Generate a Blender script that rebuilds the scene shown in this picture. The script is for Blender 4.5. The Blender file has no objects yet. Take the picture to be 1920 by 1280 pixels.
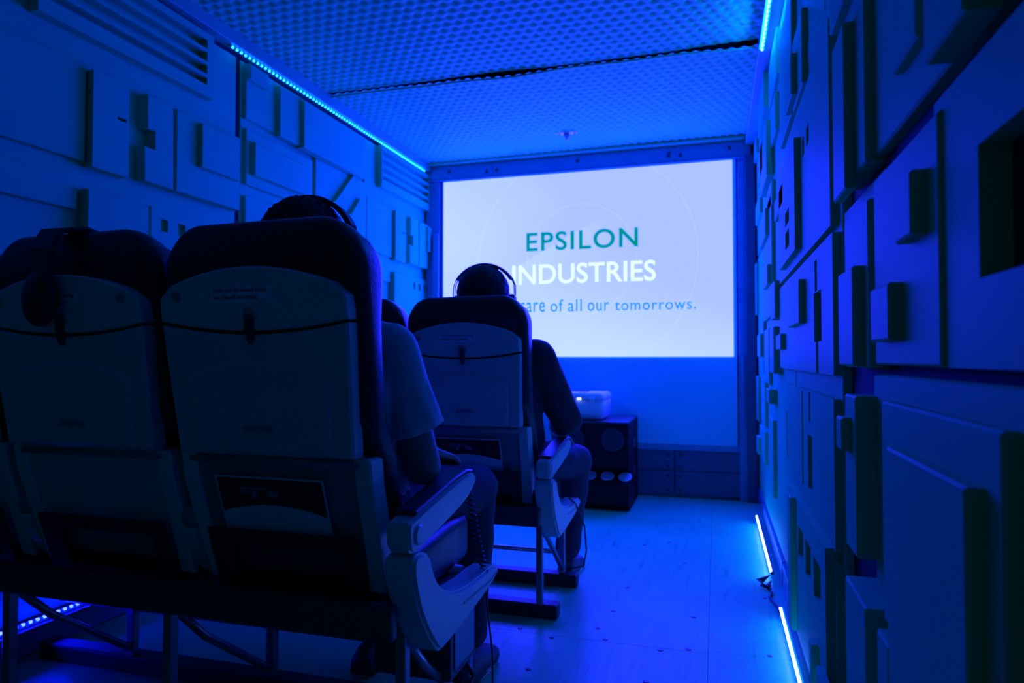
import bpy, bmesh, math, random
from mathutils import Vector, Matrix, noise
random.seed(7)
R = math.radians
S = bpy.context.scene
COL = S.collection

# ------------------------------------------------------------------ camera, world, exposure
FPX = 1280.0; YAW = R(16.6); PITCH = R(1.43); EYE = 0.96
cam_d = bpy.data.cameras.new('camera'); cam = bpy.data.objects.new('camera', cam_d)
COL.objects.link(cam); S.camera = cam
cam.location = (0, 0, EYE); cam.rotation_euler = (R(90) + PITCH, 0, YAW)
cam_d.sensor_width = 36; cam_d.lens = 36 * FPX / 1920; cam_d.clip_start = 0.02
cam_d.dof.use_dof = True; cam_d.dof.focus_distance = 1.7; cam_d.dof.aperture_fstop = 4.0

world = bpy.data.worlds.new('World'); S.world = world; world.use_nodes = True
bg = world.node_tree.nodes['Background']
bg.inputs[0].default_value = (0.0, 0.40, 0.62, 1); bg.inputs[1].default_value = 0.05   # dim teal ambient fill, let in through the rear left open

S.view_settings.view_transform = 'Standard'; S.view_settings.look = 'None'
S.view_settings.gamma = 1; S.view_settings.exposure = 0.0
S.view_settings.use_curve_mapping = False

LED_COL = (0.002, 0.075, 1.0); LED_FLOOR_COL = (0.05, 0.11, 1.0)
LED_TOP_L, LED_TOP_R, LED_FLOOR_R, LED_FLOOR_L = 40.0, 420.0, 90.0, 220.0
SCREEN_STRENGTH = 40.0

# ------------------------------------------------------------------ pixel -> direction helpers (1920x1280 frame)
def ray(u, v):
    x = (u - 960) / FPX; z = (640 - v) / FPX
    y, z = math.cos(PITCH) - z * math.sin(PITCH), math.sin(PITCH) + z * math.cos(PITCH)
    return (x * math.cos(YAW) - y * math.sin(YAW), x * math.sin(YAW) + y * math.cos(YAW), z)
def onX(u, v, X): r = ray(u, v); t = X / r[0]; return (r[1] * t, EYE + r[2] * t)          # (y, z) on a side wall
def onY(u, v, Y): r = ray(u, v); t = Y / r[1]; return (r[0] * t, EYE + r[2] * t)          # (x, z) on a cross plane
def onZ(u, v, Z): r = ray(u, v); t = (Z - EYE) / r[2]; return (r[0] * t, r[1] * t)        # (x, y) on the floor

# ------------------------------------------------------------------ materials
MATS = {}
def mat(name, col, rough=0.5, metal=0.0, vary=0.08, vscale=6.0, bump=0.0, bscale=80.0, spec=0.5, emit=None, estr=0.0, coat=0.0):
    m = bpy.data.materials.new(name); m.use_nodes = True; nt = m.node_tree; N = nt.nodes; L = nt.links
    b = N['Principled BSDF']
    b.inputs['Roughness'].default_value = rough; b.inputs['Metallic'].default_value = metal
    b.inputs['Specular IOR Level'].default_value = spec
    b.inputs['Coat Weight'].default_value = coat
    tc = N.new('ShaderNodeTexCoord')
    nz = N.new('ShaderNodeTexNoise'); nz.inputs['Scale'].default_value = vscale; nz.inputs['Detail'].default_value = 6
    L.new(tc.outputs['Object'], nz.inputs['Vector'])
    cr = N.new('ShaderNodeValToRGB')
    cr.color_ramp.elements[0].position = 0.3; cr.color_ramp.elements[1].position = 0.7
    cr.color_ramp.elements[0].color = tuple(c * (1 - vary) for c in col) + (1,)
    cr.color_ramp.elements[1].color = tuple(min(1, c * (1 + vary)) for c in col) + (1,)
    L.new(nz.outputs['Fac'], cr.inputs['Fac']); L.new(cr.outputs['Color'], b.inputs['Base Color'])
    if bump:
        n2 = N.new('ShaderNodeTexNoise'); n2.inputs['Scale'].default_value = bscale; n2.inputs['Detail'].default_value = 3
        L.new(tc.outputs['Object'], n2.inputs['Vector'])
        bp = N.new('ShaderNodeBump'); bp.inputs['Strength'].default_value = bump; bp.inputs['Distance'].default_value = 0.004
        L.new(n2.outputs['Fac'], bp.inputs['Height']); L.new(bp.outputs['Normal'], b.inputs['Normal'])
    if emit:
        b.inputs['Emission Color'].default_value = tuple(emit) + (1,); b.inputs['Emission Strength'].default_value = estr
    MATS[name] = m
    return m

mat('wall_plastic', (0.005, 0.63, 0.235), 0.5, spec=0.006, vary=0.05, vscale=3, bump=0.06, bscale=160)
mat('wall_base', (0.005, 0.05, 0.05), 0.7, spec=0.02, vary=0.15)
mat('trim_paint', (0.02, 0.45, 0.22), 0.4, vary=0.06)
mat('kick_gloss', (0.06, 0.2, 0.34), 0.12, vary=0.04, vscale=3)
mat('back_paint', (0.04, 0.34, 0.42), 0.45, vary=0.06, bump=0.05)
mat('kick_paint', (0.02, 0.12, 0.16), 0.5, vary=0.15, vscale=5)
mat('bolt_metal', (0.12, 0.12, 0.13), 0.45, metal=0.6)
mat('ceiling_foam', (0.04, 0.70, 0.25), 0.5, spec=0.04, vary=0.05, vscale=4)
mat('fabric_white', (0.10, 0.78, 0.80), 0.8, vary=0.02, bump=0.05, bscale=400)
mat('grey_plastic', (0.58, 0.66, 0.58), 0.38, vary=0.03, bump=0.04, bscale=500)
mat('tray_plastic', (0.50, 0.58, 0.52), 0.42, vary=0.04, bump=0.04, bscale=500)
mat('dark_plastic', (0.035, 0.035, 0.038), 0.45, vary=0.1)
mat('housing_plastic', (0.26, 0.28, 0.28), 0.5, vary=0.08)
mat('black_leather', (0.018, 0.018, 0.02), 0.36, vary=0.2, vscale=20, bump=0.25, bscale=220)
mat('black_net', (0.02, 0.02, 0.022), 0.6, vary=0.2)
mat('metal', (0.3, 0.3, 0.32), 0.32, metal=0.7, vary=0.08)
mat('beam_metal', (0.08, 0.08, 0.09), 0.45, metal=0.3, vary=0.1)
mat('rail_black', (0.02, 0.02, 0.02), 0.55, vary=0.2)
mat('placard_white', (0.8, 0.8, 0.8), 0.4, vary=0.02)
mat('ink', (0.02, 0.02, 0.025), 0.5, vary=0.1)
mat('card_dark', (0.015, 0.015, 0.03), 0.3, vary=0.3, vscale=30)
mat('card_white', (0.75, 0.75, 0.76), 0.35, vary=0.02)
mat('card_art', (0.22, 0.22, 0.28), 0.4, vary=0.5, vscale=60)
mat('skin', (0.36, 0.24, 0.20), 0.5, vary=0.06)
mat('hair_dark', (0.012, 0.010, 0.009), 0.6, vary=0.3, vscale=60, bump=0.8, bscale=120)
mat('tshirt', (0.55, 0.60, 0.60), 0.85, vary=0.04, bump=0.15, bscale=40)
mat('jacket', (0.03, 0.03, 0.035), 0.8, vary=0.12, bump=0.2, bscale=50)
mat('denim', (0.04, 0.045, 0.06), 0.85, vary=0.15, vscale=12, bump=0.2, bscale=90)
mat('shoe_dark', (0.04, 0.04, 0.045), 0.5, vary=0.15)
mat('shoe_sole', (0.5, 0.5, 0.5), 0.6, vary=0.08)
mat('eye_white', (0.8, 0.8, 0.8), 0.2, vary=0.01)
mat('headset_black', (0.02, 0.02, 0.022), 0.4, vary=0.15)
mat('wire_steel', (0.45, 0.45, 0.47), 0.25, metal=0.9, vary=0.05)
mat('speaker_black', (0.008, 0.008, 0.009), 0.6, spec=0.2, vary=0.15, bump=0.3, bscale=300)
mat('speaker_top', (0.07, 0.07, 0.08), 0.3, vary=0.12)
mat('port_white', (0.62, 0.62, 0.64), 0.5, vary=0.05)
mat('projector_white', (0.82, 0.84, 0.85), 0.35, vary=0.03)
mat('lens_glass', (0.02, 0.02, 0.03), 0.08, vary=0.05)
mat('status_light', (0.7, 0.8, 1.0), 0.4, emit=(0.7, 0.9, 1.0), estr=6)
mat('cable_black', (0.012, 0.012, 0.012), 0.45, vary=0.1)
mat('led_beads', (0.8, 0.8, 0.8), 0.4, emit=LED_COL, estr=1)
for nm, st in (('led_top_left', LED_TOP_L), ('led_top_right', LED_TOP_R), ('led_floor_right', LED_FLOOR_R), ('led_floor_left', LED_FLOOR_L)):
    mat(nm, (0.8, 0.8, 0.8), 0.4, emit={'led_floor_right': LED_FLOOR_COL, 'led_floor_left': (0.0015, 0.003, 1.0)}.get(nm, LED_COL), estr=st)

def floor_material():
    m = mat('floor_paint', (0.008, 0.70, 0.27), 0.34, spec=0.15, vary=0.10, vscale=2.5, bump=0.12, bscale=30)
    nt = m.node_tree; N = nt.nodes; L = nt.links; b = N['Principled BSDF']
    tc = N.new('ShaderNodeTexCoord'); mp = N.new('ShaderNodeMapping')
    mp.inputs['Scale'].default_value = (9, 1.2, 1); mp.inputs['Rotation'].default_value = (0, 0, 0.12)
    L.new(tc.outputs['Object'], mp.inputs['Vector'])
    n = N.new('ShaderNodeTexNoise'); n.inputs['Scale'].default_value = 5; n.inputs['Detail'].default_value = 8
    L.new(mp.outputs['Vector'], n.inputs['Vector'])
    cr = N.new('ShaderNodeValToRGB'); cr.color_ramp.elements[0].position = 0.28; cr.color_ramp.elements[1].position = 0.42
    cr.color_ramp.elements[0].color = (0.28, 0.28, 0.29, 1); cr.color_ramp.elements[1].color = (1, 1, 1, 1)
    L.new(n.outputs['Fac'], cr.inputs['Fac'])
    src = b.inputs['Base Color'].links[0].from_socket
    mx = N.new('ShaderNodeMix'); mx.data_type = 'RGBA'; mx.blend_type = 'MULTIPLY'; mx.inputs['Factor'].default_value = 0.4
    L.new(src, mx.inputs[6]); L.new(cr.outputs['Color'], mx.inputs[7]); L.new(mx.outputs[2], b.inputs['Base Color'])
    mr = N.new('ShaderNodeMapRange'); mr.inputs['To Min'].default_value = 0.22; mr.inputs['To Max'].default_value = 0.5
    L.new(n.outputs['Fac'], mr.inputs['Value']); L.new(mr.outputs['Result'], b.inputs['Roughness'])
floor_material()

def picture_material():
    """the projected picture: pale lilac-blue wedges with thin rings, a lit screen"""
    m = bpy.data.materials.new('projected_picture'); m.use_nodes = True; nt = m.node_tree; N = nt.nodes; L = nt.links
    b = N['Principled BSDF']; b.inputs['Base Color'].default_value = (0.05, 0.05, 0.05, 1); b.inputs['Roughness'].default_value = 0.8
    tc = N.new('ShaderNodeTexCoord')
    def M(op, a, bb=None, c=None):
        n = N.new('ShaderNodeMath'); n.operation = op
        for i, s in enumerate((a, bb, c)):
            if s is None: continue
            if isinstance(s, (int, float)): n.inputs[i].default_value = s
            else: L.new(s, n.inputs[i])
        return n.outputs[0]
    sp = N.new('ShaderNodeSeparateXYZ'); L.new(tc.outputs['Object'], sp.inputs[0])
    x, z = sp.outputs[0], sp.outputs[2]
    # wedge bands of the slide
    d1 = M('ADD', M('MULTIPLY', x, -0.55), z)
    d2 = M('ADD', M('MULTIPLY', x, 0.75), z)
    def band(v, e, w): 
        n = N.new('ShaderNodeMapRange'); n.interpolation_type = 'SMOOTHSTEP'
        L.new(v, n.inputs['Value']); n.inputs['From Min'].default_value = e; n.inputs['From Max'].default_value = e + w
        return n.outputs['Result']
    f = M('ADD', M('MULTIPLY', band(d1, -0.1, 0.9), 0.30), M('MULTIPLY', band(d2, -0.55, 0.9), -0.22))
    f = M('ADD', f, M('MULTIPLY', band(d1, 0.28, 0.03), -0.20))
    f = M('ADD', f, M('MULTIPLY', band(d2, 0.25, 0.35), -0.16))
    f = M('ADD', f, M('MULTIPLY', band(z, -0.75, 0.7), -0.25))
    f = M('ADD', f, 0.62)
    cr = N.new('ShaderNodeValToRGB')
    cr.color_ramp.elements[0].position = 0.1; cr.color_ramp.elements[0].color = (0.0104, 0.0136, 1.0, 1)
    cr.color_ramp.elements[1].position = 0.9; cr.color_ramp.elements[1].color = (0.0160, 0.0222, 1.0, 1)
    L.new(f, cr.inputs['Fac'])
    # thin pale rings
    out = cr.outputs['Color']
    def ring(cx, cz, rx, rz, w):
        dx = M('DIVIDE', M('SUBTRACT', x, cx), rx); dz = M('DIVIDE', M('SUBTRACT', z, cz), rz)
        r = M('SQRT', M('ADD', M('MULTIPLY', dx, dx), M('MULTIPLY', dz, dz)))
        return M('LESS_THAN', M('ABSOLUTE', M('SUBTRACT', r, 1.0)), w)
    rr = M('MAXIMUM', ring(0.01, 0.08, 0.40, 0.40, 0.009), ring(0.03, 0.08, 0.80, 0.80, 0.0045))
    mx = N.new('ShaderNodeMix'); mx.data_type = 'RGBA'
    L.new(M('MULTIPLY', rr, 0.12), mx.inputs['Factor']); L.new(out, mx.inputs[6]); mx.inputs[7].default_value = (0.0225, 0.0265, 1, 1)
    L.new(mx.outputs[2], b.inputs['Emission Color']); b.inputs['Emission Strength'].default_value = SCREEN_STRENGTH
    MATS['projected_picture'] = m
picture_material()
mat('text_green', (0.0, 0.01, 0.002), 0.8, emit=(0.0, 0.33, 0.17), estr=0.9, vary=0.02)
mat('text_white', (0.1, 0.1, 0.1), 0.8, emit=(0.72, 0.98, 1.0), estr=1.15, vary=0.02)
mat('text_teal', (0.0, 0.01, 0.01), 0.8, emit=(0.02, 0.36, 0.66), estr=0.9, vary=0.02)

# ------------------------------------------------------------------ object helpers
def obj(name, me, m=None, parent=None, loc=(0, 0, 0), rot=None):
    if isinstance(me, MB): me = me.mesh(name)
    o = bpy.data.objects.new(name, me); COL.objects.link(o); o.location = loc
    if rot: o.rotation_euler = rot
    if m is not None and not me.materials: me.materials.append(MATS[m])
    if parent: o.parent = parent
    return o
def tag(o, label, cat, group=None, kind=None):
    o['label'] = label; o['category'] = cat
    if group: o['group'] = group
    if kind: o['kind'] = kind
    return o
def struct(o): o['kind'] = 'structure'; return o
def thing(name, label, cat, loc=(0, 0, 0), group=None):
    o = bpy.data.objects.new(name, None); COL.objects.link(o); o.location = loc; o.empty_display_size = 0.1
    return tag(o, label, cat, group)

class MB:
    """collects geometry for ONE mesh"""
    def __init__(s): s.v = []; s.f = []; s.smooth = []
    def add(s, vs, fs, smooth=False):
        k = len(s.v); s.v += [tuple(p) for p in vs]
        for f in fs: s.f.append(tuple(i + k for i in f)); s.smooth.append(smooth)
        return s
    def box(s, x0, x1, y0, y1, z0, z1, b=0.0):
        if x0 > x1: x0, x1 = x1, x0
        if y0 > y1: y0, y1 = y1, y0
        if z0 > z1: z0, z1 = z1, z0
        b = min(b, (x1 - x0) * .45, (y1 - y0) * .45, (z1 - z0) * .45)
        if b <= 0:
            vs = [(x, y, z) for x in (x0, x1) for y in (y0, y1) for z in (z0, z1)]
            return s.add(vs, [(0, 1, 3, 2), (4, 6, 7, 5), (0, 4, 5, 1), (2, 3, 7, 6), (0, 2, 6, 4), (1, 5, 7, 3)])
        bm = bmesh.new()
        bmesh.ops.create_cube(bm, size=1)
        for v in bm.verts:
            v.co = Vector((x0 + (v.co.x + .5) * (x1 - x0), y0 + (v.co.y + .5) * (y1 - y0), z0 + (v.co.z + .5) * (z1 - z0)))
        bmesh.ops.bevel(bm, geom=bm.edges[:], offset=b, segments=2, profile=0.5, affect='EDGES')
        s.addbm(bm); return s
    def addbm(s, bm, smooth=False):
        bm.verts.index_update()
        s.add([v.co[:] for v in bm.verts], [[v.index for v in f.verts] for f in bm.faces], smooth); bm.free(); return s
    def prism(s, pts, fn, d0, d1, b=0.0):
        """polygon pts (a, b) pushed from depth d0 to d1; fn(a, b, d) -> xyz; optional chamfer on the d0 face"""
        n = len(pts)
        if b > 0:
            ins = inset(pts, b); sg = 1 if d1 > d0 else -1
            rings = [(ins, d0), (pts, d0 + sg * b), (pts, d1)]
        else: rings = [(pts, d0), (pts, d1)]
        vs = [fn(p[0], p[1], d) for q, d in rings for p in q]
        fs = [tuple(range(n))[::-1], tuple(range(n * (len(rings) - 1), n * len(rings)))]
        for r in range(len(rings) - 1):
            for i in range(n):
                j = (i + 1) % n; fs.append((r * n + i, r * n + j, (r + 1) * n + j, (r + 1) * n + i))
        return s.add(vs, fs)
    def loft(s, rings, cap=True, smooth=True, closed=True):
        n = len(rings[0]); k = len(s.v); s.v += [tuple(p) for r in rings for p in r]
        for a in range(len(rings) - 1):
            for i in range(n if closed else n - 1):
                j = (i + 1) % n; s.f.append((k + a * n + i, k + a * n + j, k + (a + 1) * n + j, k + (a + 1) * n + i)); s.smooth.append(smooth)
        if cap:
            s.f.append(tuple(k + i for i in range(n))[::-1]); s.smooth.append(False)
            s.f.append(tuple(k + (len(rings) - 1) * n + i for i in range(n))); s.smooth.append(False)
        return s
    def tube(s, pts, r, seg=8, cap=True):
        pts = [Vector(p) for p in pts]; rings = []; up = None
        rr = r if isinstance(r, (list, tuple)) else [r] * len(pts)
        for i, p in enumerate(pts):
            t = (pts[min(i + 1, len(pts) - 1)] - pts[max(i - 1, 0)]).normalized()
            if up is None:
                up = Vector((0, 0, 1)) if abs(t.z) < .9 else Vector((1, 0, 0))
            a = (up - t * up.dot(t)).normalized(); up = a; c = t.cross(a)
            rings.append([p + (a * math.cos(2 * math.pi * k / seg) + c * math.sin(2 * math.pi * k / seg)) * rr[i] for k in range(seg)])
        return s.loft(rings, cap)
    def lathe(s, prof, fn, seg=20, cap=True):
        """profile (radius, depth); fn(a, b, depth) -> xyz"""
        rings = [[fn(r * math.cos(2 * math.pi * k / seg), r * math.sin(2 * math.pi * k / seg), d) for k in range(seg)] for r, d in prof]
        return s.loft(rings, cap)
    def ball(s, c, r, su=16, sv=10):
        rx, ry, rz = r if isinstance(r, (tuple, list)) else (r, r, r)
        rings = []
        for j in range(1, sv):
            t = math.pi * j / sv
            rings.append([(c[0] + rx * math.sin(t) * math.cos(2 * math.pi * i / su), c[1] + ry * math.sin(t) * math.sin(2 * math.pi * i / su), c[2] - rz * math.cos(t)) for i in range(su)])
        return s.loft(rings)
    def limb(s, a, b, ra, rb, seg=16):
        """tapered capsule"""
        a = Vector(a); b = Vector(b); t = (b - a).normalized()
        pts = []; rad = []
        for k in range(1, 6): q = math.pi / 2 * k / 5; pts.append(a - t * ra * math.cos(q)); rad.append(ra * math.sin(q))
        for k in range(4, 0, -1): q = math.pi / 2 * k / 5; pts.append(b + t * rb * math.cos(q)); rad.append(rb * math.sin(q))
        pts.insert(5, b); rad.insert(5, rb)
        return s.tube(pts, rad, seg)
    def mesh(s, name):
        me = bpy.data.meshes.new(name); me.from_pydata(s.v, [], s.f)
        for p, sm in zip(me.polygons, s.smooth): p.use_smooth = sm
        bm = bmesh.new(); bm.from_mesh(me); bmesh.ops.recalc_face_normals(bm, faces=bm.faces[:]); bm.to_mesh(me); bm.free()
        me.update(); return me
def inset(pts, b):
    n = len(pts); area = sum(pts[i][0] * pts[(i + 1) % n][1] - pts[(i + 1) % n][0] * pts[i][1] for i in range(n)); sg = 1 if area > 0 else -1
    out = []
    for i in range(n):
        p0, p1, p2 = Vector(pts[i - 1][:2]), Vector(pts[i][:2]), Vector(pts[(i + 1) % n][:2])
        e1 = (p1 - p0); e2 = (p2 - p1)
        if e1.length < 1e-7 or e2.length < 1e-7: out.append(tuple(p1)); continue
        e1.normalize(); e2.normalize()
        n1 = Vector((-e1.y, e1.x)) * sg; n2 = Vector((-e2.y, e2.x)) * sg
        m = n1 + n2
        if m.length < 1e-5: out.append(tuple(p1)); continue
        m.normalize(); out.append(tuple(p1 + m * (b / max(.4, m.dot(n1)))))
    return out
def remeshed(mb, name, voxel, smooth=4, factor=0.5):
    me = mb.mesh(name); o = bpy.data.objects.new(name, me); COL.objects.link(o)
    r = o.modifiers.new('r', 'REMESH'); r.mode = 'VOXEL'; r.voxel_size = voxel; r.use_smooth_shade = True
    if smooth:
        s = o.modifiers.new('s', 'SMOOTH'); s.iterations = smooth; s.factor = factor
    dg = bpy.context.evaluated_depsgraph_get()
    res = bpy.data.meshes.new_from_object(o.evaluated_get(dg)); res.name = name
    bpy.data.objects.remove(o); bpy.data.meshes.remove(me)
    return res
def text_mesh(body, x0, x1, z0, z1, bold=0.0, spacing=1.0, thick=0.0):
    """letters in the xz plane fitted to the box; facing -y"""
    c = bpy.data.curves.new('t', 'FONT'); c.body = body; c.size = 1; c.offset = bold; c.space_character = spacing; c.extrude = thick
    c.resolution_u = 6
    o = bpy.data.objects.new('t', c); COL.objects.link(o)
    dg = bpy.context.evaluated_depsgraph_get(); me = bpy.data.meshes.new_from_object(o.evaluated_get(dg))
    bpy.data.objects.remove(o); bpy.data.curves.remove(c)
    xs = [v.co.x for v in me.vertices]; ys = [v.co.y for v in me.vertices]
    a, b_, p, q = min(xs), max(xs), min(ys), max(ys)
    for v in me.vertices:
        v.co = Vector((x0 + (v.co.x - a) / (b_ - a) * (x1 - x0), -v.co.z, z0 + (v.co.y - p) / (q - p) * (z1 - z0)))
    return me

# ------------------------------------------------------------------ room shell
XL, XR, YB, YF, ZC = -2.165, 0.292, 4.93, -1.3, 2.46
# floor: painted sheets laid edge to edge, with screw heads
fl = MB(); fl.box(XL - .05, XR + .05, YF, YB + .08, -0.06, -0.012)
floor = struct(obj('floor', fl, 'wall_base'))
for x0, x1, cuts in ((XL, -1.24, (YF, 0.9, 3.3, YB + .06)), (-1.24, -0.03, (YF, -0.08, 2.335, YB + .06)), (-0.03, XR, (YF, 0.2, 2.36, YB + .06))):
    for y0, y1 in zip(cuts[:-1], cuts[1:]):
        m = MB(); m.box(x0 + .0005, x1 - .0005, y0 + .0005, y1 - .0005, -0.02, 0.0, 0.0008)
        obj('floor_sheet', m, 'floor_paint', floor)
screw = MB(); screw.lathe([(0.009, 0.0), (0.009, 0.0012), (0.0035, 0.0012), (0.0028, 0.0006)], lambda a, b, d: (a, b, d), 12)
screw_me = screw.mesh('screw')
for x, y in [(-0.547, 2.314), (-0.368, 2.352), (-0.181, 2.318), (-0.093, 2.35), (-0.205, 2.081), (-0.379, 2.623), (-0.36, 2.908),
             (-0.085, 2.645), (0.181, 2.936), (0.162, 2.374), (-0.239, 3.68), (-0.144, 3.329), (-0.358, 3.585), (-0.409, 2.438), (-0.673, 2.36), (-0.561, 2.06)]:
    obj('screw', screw_me, 'bolt_metal', floor, (x, y, 0))

# ceiling: two dimpled foam sheets meeting at a sagging joint
cb = MB(); cb.box(XL - .05, XR + .05, YF, YB + .08, ZC + 0.03, ZC + 0.07)
ceiling = struct(obj('ceiling', cb, 'wall_base'))
def dimple_sheet(y0, y1, sag):
    st = 0.0105; nx = int((0.203 + 2.103) / st); ny = int((y1 - y0) / st)
    P = 0.056; vs = []; fs = []
    for j in range(ny + 1):
        y = y0 + (y1 - y0) * j / ny
        for i in range(nx + 1):
            x = -2.103 + 2.306 * i / nx
            a = x / P + 0.14 * y / P; b = y / (P * 0.95)
            k = round(b); best = 9
            for kk in (k - 1, k, k + 1):
                ax = a - (0.5 if kk % 2 else 0.0); d = math.hypot((ax - round(ax)), (b - kk) * .95); best = min(best, d)
            dim = max(0, 1 - (best / 0.36) ** 2)
            z = ZC + 0.009 * dim + 0.004 * math.sin(1.7 * y + 2 * x) + sag(x, y)
            vs.append((x, y, z))
    for j in range(ny):
        for i in range(nx):
            q = j * (nx + 1) + i; fs.append((q, q + 1, q + nx + 2, q + nx + 1))
    m = MB(); m.add(vs, fs, True); return m
def sag_far(x, y):
    e = math.exp(-((y - 3.4) / 0.05))
    w = 0.5 + 0.5 * math.sin(5.2 * x + 1.0) + 0.35 * math.sin(11 * x)
    return -0.004 * e - 0.010 * e * max(0, w) * max(0, min(1, (x + 2.0) / .5))
def sag_near(x, y):
    e = math.exp(-((3.392 - y) / 0.06)) if y > 3 else 0
    return 0.010 * e * (0.35 + 0.65 * max(0, math.sin(5.2 * x + 1.2)))
obj('ceiling_sheet', dimple_sheet(0.35, 3.392, sag_near), 'ceiling_foam', ceiling)
obj('ceiling_sheet', dimple_sheet(3.40, YB - .02, sag_far), 'ceiling_foam', ceiling)
obj('ceiling_sheet', dimple_sheet(YF, 0.34, lambda x, y: 0), 'ceiling_foam', ceiling)
hem = MB(); hem.tube([(-2.09 + 2.28 * i / 60, 3.398, ZC - 0.007 + sag_far(-2.09 + 2.28 * i / 60, 3.4)) for i in range(61)], 0.0055, 6)
obj('sheet_hem', hem, 'ceiling_foam', ceiling)

# side walls: dark base board with raised relief panels
def side_wall(name, x0, x1):
    m = MB(); m.box(x0, x1, YF, YB + .08, -0.02, ZC + .04); return struct(obj(name, m, 'wall_base'))
wall_left = side_wall('wall_left', XL - .05, XL)
wall_right = side_wall('wall_right', XR, XR + .05)
RT = {0: 0.288, 1: 0.272, 1.5: 0.2615, 2: 0.256, 3: 0.2375, 4: 0.221}
LT = {0: -2.158, 1: -2.140, 2: -2.115, 3: -2.092}
def fnX(a, b, d): return (d, a, b)
panel_lib = {}
def relief(parent, name, xf, xb, y0, y1, z0, z1, holes=(), m='wall_plastic', bev=0.0035):
    """a raised panel on a side wall; holes = (y0, y1, z0, z1) cut through to the layer behind"""
    if y0 > y1: y0, y1 = y1, y0
    if z0 > z1: z0, z1 = z1, z0
    mb = MB()
    if not holes:
        mb.prism([(y0, z0), (y1, z0), (y1, z1), (y0, z1)], fnX, xf, xb, bev)
    else:
        ys = sorted({y0, y1, *[min(max(h[k], y0), y1) for h in holes for k in (0, 1)]})
        zs = sorted({z0, z1, *[min(max(h[k], z0), z1) for h in holes for k in (2, 3)]})
        def solid(i, j):
            if not (0 <= i < len(ys) - 1 and 0 <= j < len(zs) - 1): return False
            cy = (ys[i] + ys[i + 1]) / 2; cz = (zs[j] + zs[j + 1]) / 2
            return not any(h[0] < cy < h[1] and h[2] < cz < h[3] for h in holes)
        for i in range(len(ys) - 1):
            for j in range(len(zs) - 1):
                a, b, c, d = ys[i], ys[i + 1], zs[j], zs[j + 1]
                if solid(i, j):
                    mb.add([(xf, a, c), (xf, b, c), (xf, b, d), (xf, a, d)], [(0, 1, 2, 3)])
                    for di, dj, e in ((-1, 0, ((a, c), (a, d))), (1, 0, ((b, c), (b, d))), (0, -1, ((a, c), (b, c))), (0, 1, ((a, d), (b, d)))):
                        if not solid(i + di, j + dj):
                            (p, q), (r, s_) = e; mb.add([(xf, p, q), (xf, r, s_), (xb, r, s_), (xb, p, q)], [(0, 1, 2, 3)])
        me = mb.mesh(name); bm = bmesh.new(); bm.from_mesh(me); bmesh.ops.remove_doubles(bm, verts=bm.verts[:], dist=1e-5)
        bmesh.ops.recalc_face_normals(bm, faces=bm.faces[:]); bm.to_mesh(me); bm.free()
        return obj(name, me, m, parent)
    return obj(name, mb, m, parent)
def RP(name, un, vt, vb, uf, t, tb=0, holes=(), ny=None, fy=None):
    """right wall panel from its near front edge (un, vt..vb) and its far edge uf; t = layer; holes as pixel (uf, un, vt, vb) boxes"""
    X = RT[t]
    yn, zt = onX(un, vt, X); _, zb = onX(un, vb, X); yf = onX(uf, 672, X)[0]
    if ny is not None: yn = ny
    if fy is not None: yf = fy
    hs = []
    for (ua, ub, va, vb_) in holes:
        uc = (ua + ub) / 2; ya = onX(ua, 672, X)[0]; yb = onX(ub, 672, X)[0]
        z1 = onX(uc, va, X)[1]; z0 = onX(uc, vb_, X)[1]; hs.append((min(ya, yb), max(ya, yb), z0, z1))
    zt = min(zt, 2.385); zb = max(zb, 0.11)
    return relief(wall_right, name, X, RT[tb] + (0.004 if tb == 0 else 0.001), yn, yf, zb, zt, hs)
# big carrier panels (first layer) so that the base only shows in the joints
for (y0, y1, z0, z1) in ((2.62, 4.9, 1.02, 1.62), (2.62, 4.9, 1.64, 2.385), (2.62, 4.9, .11, .985), (1.68, 2.60, .11, .935), (1.66, 2.60, .96, 1.52), (1.66, 2.60, 1.55, 2.385), (1.26, 1.64, .96, 1.28)):
    relief(wall_right, 'carrier_panel', 0.2735, XR, y0, y1, z0, z1)
# near modules
zgap_hi = onX(1700, 220, RT[1])[1]; ymod = onX(1637, 300, RT[1])[0]
relief(wall_right, 'wall_panel', RT[1], XR, -0.55, ymod, zgap_hi, 2.385)                       # upper near panel
RP('relief_block', 1713, -160, 75, 1679, 2, 1)
RP('relief_block', 1796, -500, 33, 1740, 3, 1)
RP('wall_panel', 1615, -260, 312, 1584, 2)                                                     # tall panel beside it
RP('relief_block', 1580, 42, 358, 1566, 3, 2)
ztop2 = onX(1760, 186, RT[1.5])[1]; y2 = onX(1757, 600, RT[1.5])[0]
hy1 = onX(1835, 400, RT[1.5])[0]; hz1 = onX(1838, 268, RT[1.5])[1]; hz0 = onX(1840, 521, RT[1.5])[1]
relief(wall_right, 'wall_panel', RT[1.5], XR, -0.55, y2, onX(1800, 690, RT[1.5])[1], ztop2, [(0.12, hy1, hz0, hz1)])   # near panel with a window recess
RP('wall_panel', 1757, 206, 688, 1642, 2)
RP('relief_block', 1705, 318, 441, 1680, 3, 2)
RP('relief_block', 1664, 529, 638, 1633, 3, 2)
RP('wall_panel', 1626, 372, 690, 1586, 2)
RP('relief_block', 1597, 498, 686, 1573, 3, 2)
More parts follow.
